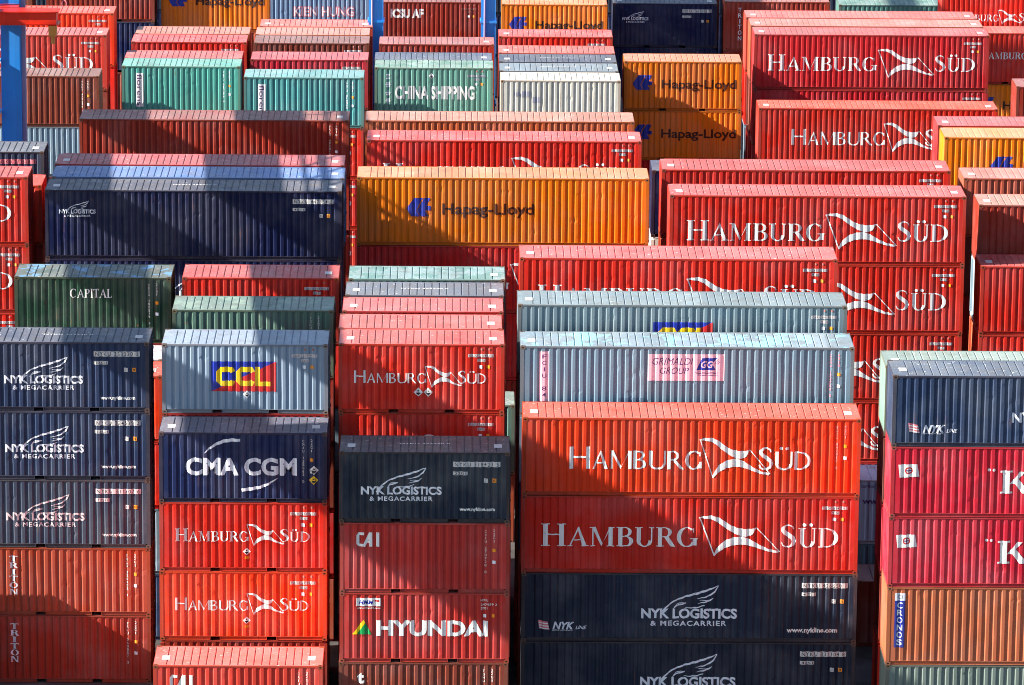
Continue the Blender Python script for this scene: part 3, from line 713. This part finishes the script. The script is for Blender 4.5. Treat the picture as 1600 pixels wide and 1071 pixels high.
# ---- middle block
stack(-29.73, 198.6, 40,
 (HC, 'red', 'hs40s small', 'red long container at the left edge, topmost of its stack, last letter showing', 'SUDU 481200 1', '45G1', 1),
 (HC, 'red', 'hs40s small', 'red long container at the left edge, second of its stack, last letter showing', 'SUDU 410037 6', '45G1'),
 (HC, 'red', 'hs40s small', 'red long container at the left edge beside the dark green one, third down', 'SUDU 409928 0', '45G1'), *f(S, S))
stack(-29.4, 201.4, 40, (S, 'hot', '', 'orange red container end showing between a red stack and the dark navy long one'), *f(S, S, S, S))
stack(-23.65, 207.2, 20, (S, 'slate', 'nyk20 wide/rose', 'dark grey short container with pink number plate below the blue crane column', 'NYKU 273518 0', '22G1', 1), *f(S, S, S, HC))
stack(-16.63, 196.0, 40,
 (HC, 'dark', 'nykbig wide', 'large deep navy long container with small winged logo at its left end', 'NYKU 447354 5', '4511', 3),
 (HC, 'dark', 'nyk40 wide', 'deep navy long container under the large shaded one, almost hidden', 'NYKU 447801 2', '4511'), (HC, 'dark'), *f(S, S))
stack(-16.58, 198.75, 40, (HC, 'cobalt', '', 'bright blue roof with a shaded part, first behind the deep navy long container', '', '', 1), (HC, 'brick'), (HC, 'brick'), (S, 'brick'), (S, 'brick'))
stack(-16.64, 201.45, 40, (HC, 'crimson', '', 'rose red roof with a shaded part, second behind the deep navy long container', '', '', 2), (HC, 'brick'), (HC, 'brick'), (S, 'brick'), (S, 'brick'))
stack(-16.78, 216.6, 40, (S, 'brick', 'up', 'dark brick red long container crossed by diagonal shadow bands', 'TRLU 452016 8', '4310', 1), (S, 'brick'), (S, 'brick'), *f(S, S))
stack(-3.88, 199.02, 40,
 (HC, 'orange', 'hl40', 'big orange long container with blue wing emblem at the centre of the picture'),
 (HC, 'deep', 'hs40s small', 'red long container in shade right under the big orange one', 'SUDU 810263 4'), (HC, 'deep'), *f(S, S))
stack(-3.70, 212.0, 40, (S, 'red', 'hs40s small', 'red long container with cut off serif lettering behind the big orange one', 'SUDU 436112 9', '4300', 2), *f(S, S, S, S))
stack(-3.85, 216.7, 40, (S, 'tan', '', 'tan roofed brown long container behind the red one with cut off lettering'), *f(S, S, S, S))
stack(9.03, 195.7, 40,
 (HC, 'red', 'hs40s small', 'large red long container with pink roof, top of the middle right stack', 'SUDU 894261 0', '45G1', 2),
 (HC, 'red', 'hs40s small', 'red long container directly below the large one with a pink roof', 'SUDU 890117 3', '45G1'),
 (HC, 'red', 'hs40 small', 'red long container third down in the middle right stack', 'SUDU 887045 1', '45G1'),
 (S, "red", "hs40 small", "red long container fourth down in the middle right stack, above the lavender one", "SUDU 437290 6", '4300'), *f(S))
stack(8.92, 201.1, 40, (HC, 'red', 'hs40s small', 'red long container with salmon roof behind the large red one with a pink roof', 'SUDU 897514 2', '45G1', 2), *f(HC, HC, S, S))
stack(8.62, 203.9, 40, (HC, 'dark', '', 'dark blue container end showing left of the long one with the salmon roof'), (S, 'white'), *f(S, S, S))
stack(21.9, 195.62, 40,
 (HC, 'red', 'bigh small', 'red long container at the right edge with its roof wholly in shade', 'SUDU 812204 5', '45G1', 1),
 (HC, 'red', 'bigh small', 'red long container at the right edge, under the one with its roof in shade', 'SUDU 812990 1', '45G1'), *f(S, S))
stack(22.06, 198.5, 40, (S, 'brick', '', 'red long container with pale salmon roof and shaded lower wall at the right edge', '', '', 1, 'tan'), (S, 'pale'), (S, 'tan'), *f(S, S))
stack(22.0, 204.2, 40, (S, 'rust', '', 'rust red long container with orange tan roof below the yellow orange one', '', '', 1), *f(S, S, S, S))
stack(22.09, 213.5, 40, (S, 'sun', 'hl40', 'yellow orange long container at the right edge with a dark blue wing emblem'), *f(S, S, S, S))
stack(22.06, 216.3, 40, (S, 'crimson', '', 'pink roofed long container with pale left end, just behind the yellow orange one', '', '', 1), *f(S, S, S, S))
# ---- far block
stack(-16.78, 244.98, 20, (S, 'florens', 'florens up/grey', 'bright turquoise container with white upright nameplate, left of two alike', 'FSCU 310276 4'), *f(S, S, S))
stack(-16.80, 247.35, 20, (S, 'crimson', '', 'pink roof with shaded left end, right behind the left turquoise container'), *f(S, S, S))
stack(-16.77, 252.3, 20, (S, 'red', 'small', 'bright red container with partly shaded roof, between a tan and a pink roof', 'SUDU 340927 1'), *f(S, S, S))
stack(-16.73, 254.85, 20, (S, 'tan', '', 'peach tan roof, last of the row behind the left turquoise container'), *f(S, S, S))
stack(-10.43, 242.0, 20,
 (S, 'teal', 'florens up/grey', 'turquoise container with white upright nameplate, right of two alike and lower right corner free', 'FSCU 318850 2'),
 (S, 'red', 'hs20s small', 'red container strip right under the right turquoise one', 'SUDU 340112 0'), (S, 'red', 'hs20s small', 'red container strip left of the big orange one, upper of two', 'SUDU 347781 2'), (S, 'red', 'hs20s small', 'red container strip left of the big orange one, lower of two', 'SUDU 341209 6'))
stack(-10.30, 247.2, 20, (S, 'magenta', 'small', 'crimson pink container, first behind the right turquoise one', 'KLTU 127740 3'), *f(S, S, S))
stack(-10.33, 252.2, 20, (S, 'brown', 'small', 'brown container with tan pink roof, second behind the right turquoise one', 'TRIU 349012 7'), *f(S, S, S))
stack(-10.36, 254.8, 20, (S, 'tan', '', 'sandy tan roof with a dark scrape, third behind the right turquoise container'), *f(S, S, S))
stack(-10.24, 257.4, 20, (S, 'salmon', '', 'coral pink roof, last of the row behind the right turquoise container', '', '', 2), *f(S, S, S))
stack(-3.88, 245.04, 20, (S, 'csgreen', 'china small/silver', 'grey green container with white capitals and upright characters, lower left in shade', 'CCLU 377058 1'), *f(S, S, S))
stack(-3.92, 247.25, 20, (S, 'navy', '', 'light blue grey roof, first behind the grey green container with white capitals', '', '', 1), *f(S, S, S))
stack(-3.77, 252.1, 20, (S, 'brick', '', 'brick container with rose roof, second behind the grey green one with white capitals', '', '', 1), *f(S, S, S))
stack(2.52, 241.6, 20, (S, 'white', 'bars', 'off white rust edged container with faint grey blocks'), *f(S, S, S))
stack(2.49, 244.3, 20, (S, 'steel', '', 'grey roof, first behind the off white container', '', '', 3), *f(S, S, S))
stack(2.49, 246.95, 20, (S, 'navy', '', 'slate blue roof, second behind the off white container', '', '', 3), *f(S, S, S))
stack(2.48, 249.6, 20, (S, 'salmon', '', 'pink roof, third behind the off white container', '', '', 1), *f(S, S, S))
stack(2.53, 254.7, 20, (S, 'red', 'small', 'red container with pink roof under the rear orange one with dark lettering', 'SUDU 338216 4', '', 1), *f(S, S, S))
stack(8.95, 247.34, 20,
 (S, 'orange', 'hl20', 'orange short container with blue emblem, upper of two, its lower part in shade'),
 (S, 'orange', 'hl20', 'orange short container with blue emblem, lower of two, almost wholly in shade'), (S, 'deep'), *f(S))
stack(15.72, 248.7, 40,
 (HC, 'crimson', 'hs40s small', 'crimson long container with large serif lettering, top of the far right stack', 'SUDU 853170 2', '45G1', 2),
 (HC, 'crimson', 'hs40s small', 'crimson long container mostly hidden, right below the one with large serif lettering far right', 'SUDU 857733 1', '45G1'), (HC, 'crimson'), *f(HC))
stack(15.68, 251.4, 40, (HC, 'rust', '', 'peach tan long roof, first behind the crimson long container', '', '', 2), *f(HC, HC, HC))
stack(15.60, 254.0, 40, (HC, 'salmon', '', 'rose pink long roof, second behind the crimson long container', '', '', 2), *f(HC, HC, HC))
stack(15.68, 243.4, 40, (HC, 'red', 'hs40', 'red long container with orange roof, right of the two orange short ones', 'SUDU 871206 9', '45G1', 2, 'hot'), *f(HC, HC))
stack(-30.0, 248.9, 40, (HC, 'salmon', 'hs40s small', 'red long container behind the blue crane column, last three serif letters free', 'SUDU 853996 0', '45G1', 2), *f(HC, HC, S))
stack(-30.1, 255.8, 40, (HC, 'hot', 'small', 'red long container behind the tip of the orange crane beam', 'SUDU 858802 4', '45G1', 2), *f(HC, HC, S))
stack(-29.9, 241.93, 40, (S, 'brown', 'up', 'brown long container with ribbed wall right of the blue crane column', 'TRLU 470026 1'), (S, 'steel', '', 'steel blue long container under the brown one by the blue crane column'), *f(S, S))
stack(-22.7, 270.4, 20, (HC, 'brick', 'aletter', 'dark brick container with a round letter at the top left, its right end sunlit'), (HC, 'dark', '', 'dark blue container in shade under the brick one at the top left'), *f(HC, S))
stack(-16.3, 271.0, 20, (HC, 'orange', 'hl20', 'orange container with blue emblem and dirty lower wall at the top left', '', '', 0), *f(S, S, S))
stack(-10.78, 282.5, 20, (HC, 'grim', 'kien', 'blue grey container with outlined pink capitals at the top'), *f(HC, HC))
stack(2.9, 275.5, 20, (HC, 'sun', 'hl20', 'orange container with blue emblem at the top centre, right of the blue crane legs'), *f(HC, HC))
stack(-4.15, 281.7, 20, (S, 'brick', 'isu small/faint', 'brick red container with patchy white capitals between the two blue crane legs'), *f(S, S))
stack(9.34, 278.0, 20, (S, 'dark', 'nykbig wide', 'dark navy short container with winged logo in shade at the top', 'NYKU 561282 0', '', 3), (HC, 'dark'), *f(HC))
stack(9.60, 280.9, 20, (S, 'brick', '', 'brick red container edge just right of the dark navy one at the top'), *f(HC, HC))
stack(15.75, 277.0, 20, (HC, 'brick', 'sidev', 'brick container with half shaded roof at the top, left of the two green ones'), *f(HC, HC))
stack(22.57, 279.8, 20, (S, 'csgreen', '', 'grey green container at the top edge, upper of two'), (S, 'csgreen', '', 'grey green container near the top edge, lower of two'), *f(HC))
stack(27.5, 269.4, 20, (S, 'red', 'hs20s', 'red short container with small serif lettering in the top right corner'), *f(S, S, S))
stack(28.85, 266.7, 20, (HC, 'red', 'hs20s small', 'red short container with salmon roof and cut lettering near the top right corner', '', '', 0),
 (HC, 'orange', 'hl20', 'orange container sliver under a red one at the right edge, dark emblem'), *f(HC))
stack(28.45, 240.7, 40, (S, 'brick', '', 'brick red container with pink left end at the right edge, beside the crimson stack'), *f(S, S, S))
stack(-35.7, 270.6, 40, (S, 'brown', '', 'dark brown long container behind the orange crane beam at the top left'), *f(S, S, S))
# made-up rows farther back, coloured dark to keep the slots between the stacks black
for k in range(7): stack(-44.0 + 13.0*k, 293.0 + .2*(k % 3), 40, (HC, 'dark'), (HC, 'ink'), (S, 'dark'), (S, 'ink'))
# ------------------------------------------------------------------ cranes and ground
BLUE = paint('crane_blue', (40, 140, 228), .15, 0, .25, .4, .4, .2); BEAM = paint('crane_orange', (226, 44, 14), .2, 0, .4, .4, .4, .2)
RAIL = paint('crane_railing', (70, 165, 240), .1, 0, .1, .4); GREYM = paint('crane_grey', (150, 140, 176), .2, 0, .2, .5); OCH = paint('crane_bracket', (190, 130, 60), .2, 0, .6, .5)
def part(name, mat, fn, parent):
    b = MB(); fn(b); return obj(name, b.mesh(name, mat), parent)
t = bpy.data.objects.new('yard_crane', None); C.objects.link(t); t.location = (-20.53, 225, 0)
tag(t, 'blue crane column with railings and an orange beam reaching out at the left edge', 'crane')
part('column', BLUE, lambda b: (b.box(-.47, .47, -.5, .5, .4, 30), b.box(-.7, .7, -.7, .7, 0, .4)), t)
part('cable_duct', GREYM, lambda b: b.box(.474, .66, -.3, .1, 1, 30), t)
def ladder(b):
    for x in (-1.55, -.62): b.tube((x, -.75, 6), (x, -.75, 28), .045)
    for k in range(9):
        z = 7 + 2.4*k; b.box(-1.7, -.475, -1.1, -.1, z, z+.06)
        for x, y in ((-1.7, -1.1), (-1.1, -1.1), (-.5, -1.1)): b.tube((x, y, z), (x, y, z+1.05), .03)
        for h in (.55, 1.05): b.tube((-1.7, -1.1, z+h), (-.5, -1.1, z+h), .03)
        b.tube((-1.6, -.9, z), (-.55, -.9, z+2.4), .05); b.tube((-1.6, -.5, z), (-.55, -.5, z+2.4), .05)
part('stairway', RAIL, ladder, t)
def beam(b):
    b.box(-12, 2.30, -2.6, -1.7, 16.30, 16.85); b.box(-12, 2.42, -2.72, -1.58, 16.85, 16.90); b.box(-12, 2.42, -2.72, -1.58, 16.26, 16.30)
    b.box(-.45, .45, -1.7, -.5, 16.1, 16.9)
bm_ = part('beam', BEAM, beam, t)
b = MB(); b.box(1.95, 2.30, -2.74, -2.0, 15.75, 16.24); b.tube((2.12, -2.4, 15.75), (2.12, -2.4, 15.35), .09); obj('hook_bracket', b.mesh('hook_bracket', OCH), bm_)
b = MB(); b.tube((-1.9, -1.2, 16.9), (-.95, -1.2, 34), .05); b.tube((-2.2, -1.2, 16.9), (-1.3, -1.2, 34), .05); obj('hoist_cable', b.mesh('hoist_cable', GREYM), t)

t = bpy.data.objects.new('quay_crane', None); C.objects.link(t); t.location = (-1.0, 258.6, 0)
tag(t, 'blue quay crane of which two tall legs rise behind the rear containers', 'crane')
for x in (-3.02, 3.01):
    l = part('leg', BLUE, lambda b: (b.box(-.39, .39, -.5, .5, .9, 29.5), b.box(-.6, .6, -.9, .9, 0, .9)), t); l.location.x = x
    for z in (6, 10.5, 15): part('flange', BLUE, lambda b: b.box(x-.45, x+.45, -.56, .56, z, z+.12), t)
    part('conduit', GREYM, lambda b: b.tube((x-.2, -.56, 1), (x-.2, -.56, 29), .05), t)
part('cross_beam', BLUE, lambda b: b.box(-10.2, 3.40, -.55, .55, 29.5, 31), t)
for x in (-9.2, -6.2): part('hanger_beam', BLUE, lambda b: b.box(x-.25, x+.25, .55, 23, 29.6, 30.4), t)  # made up to carry the shading box
part('shade_box', plain('shade_box_white', (200, 204, 206)), lambda b: b.box(-9.9, -5.6, 13.2, 22.8, 20.6, 23.4), t)  # unseen box added to shade the navy and brick containers at the top
part('hanger', BLUE, lambda b: [b.box(x-.1, x+.1, y-.1, y+.1, 23.4, 29.6) for x in (-9.2, -6.2) for y in (14, 22)], t)

# rail crane over the left of the yard, out of the frame: its twin girders throw the shadow bands, an added box shades the front stacks
t = bpy.data.objects.new('gantry_crane', None); C.objects.link(t)
K = 10/.6                                       # run of a shadow from the girders down to the stacks
t.location = (-12.5-K-1.04, 172-K*.2, 0)
tag(t, 'tall blue gantry crane with twin girders and an added shading box, left of the stacks', 'crane')
def girder(xm, wd, h, z0, y0=-42):
    def fn(b): b.box(xm-wd/2, xm+wd/2, y0, 52, z0, z0+h)
    return fn
t.rotation_euler.z = .062
for xm in (0, 7.1): part('girder', BLUE, girder(xm, 1.15, 1.25, 22.95), t)
part('shadow_bar', GREYM, girder(11.0, .22, .16, 23.2, 17), t)  # thin unseen bar added for a narrow shadow strip
def shadow_railing(b):
    for k in range(11): b.box(8.5, 8.58, 20+k*2.8, 20.08+k*2.8, 24.2, 25.3)
    for z in (24.2, 24.75, 25.25): b.box(8.5, 8.58, 20, 50, z, z+.1)
    for k in range(10): b.tube((8.54, 20+k*2.8, 24.2), (8.54, 22.8+k*2.8, 25.25), .06)
    for k in range(11): b.box(7.675, 8.5, 20+k*2.8, 20.1+k*2.8, 24.1, 24.2)
part('shadow_railing', GREYM, shadow_railing, t)  # unseen rails added for the lattice shadow on the navy stack
h = part('shade_box', plain('shade_box_grey', (180, 184, 186)), lambda b: b.box(-2.3, 3.1, -34, -3.0, 24.2, 28.3), t); h.rotation_euler.z = -.062  # unseen box shaped to throw the wide shadow on the front stacks
for x in (0, 7.1):
    for y in (-41, 51): l = part('leg', BLUE, lambda b: b.box(-.6, .6, -.6, .6, 0, 22.95), t); l.location = (x, y, 0)
for y in (-41, 51): l = part('end_carriage', BLUE, lambda b: b.box(.55, 6.5, -.4, .4, 21.9, 22.9), t); l.location = (0, y, 0)

g = MB(); N = 24
for j in range(N+1):
    for i in range(N+1): g.v.append((-1500 + 3000*i/N, -400 + 3400*j/N, 0))
for j in range(N):
    for i in range(N): k = j*(N+1)+i; g.f.append((k, k+1, k+N+2, k+N+1))
o = obj('ground', g.mesh('ground', paint('asphalt', (70, 68, 68), .4, 0, .1, .85, .2, .3))); tag(o, kind='structure')
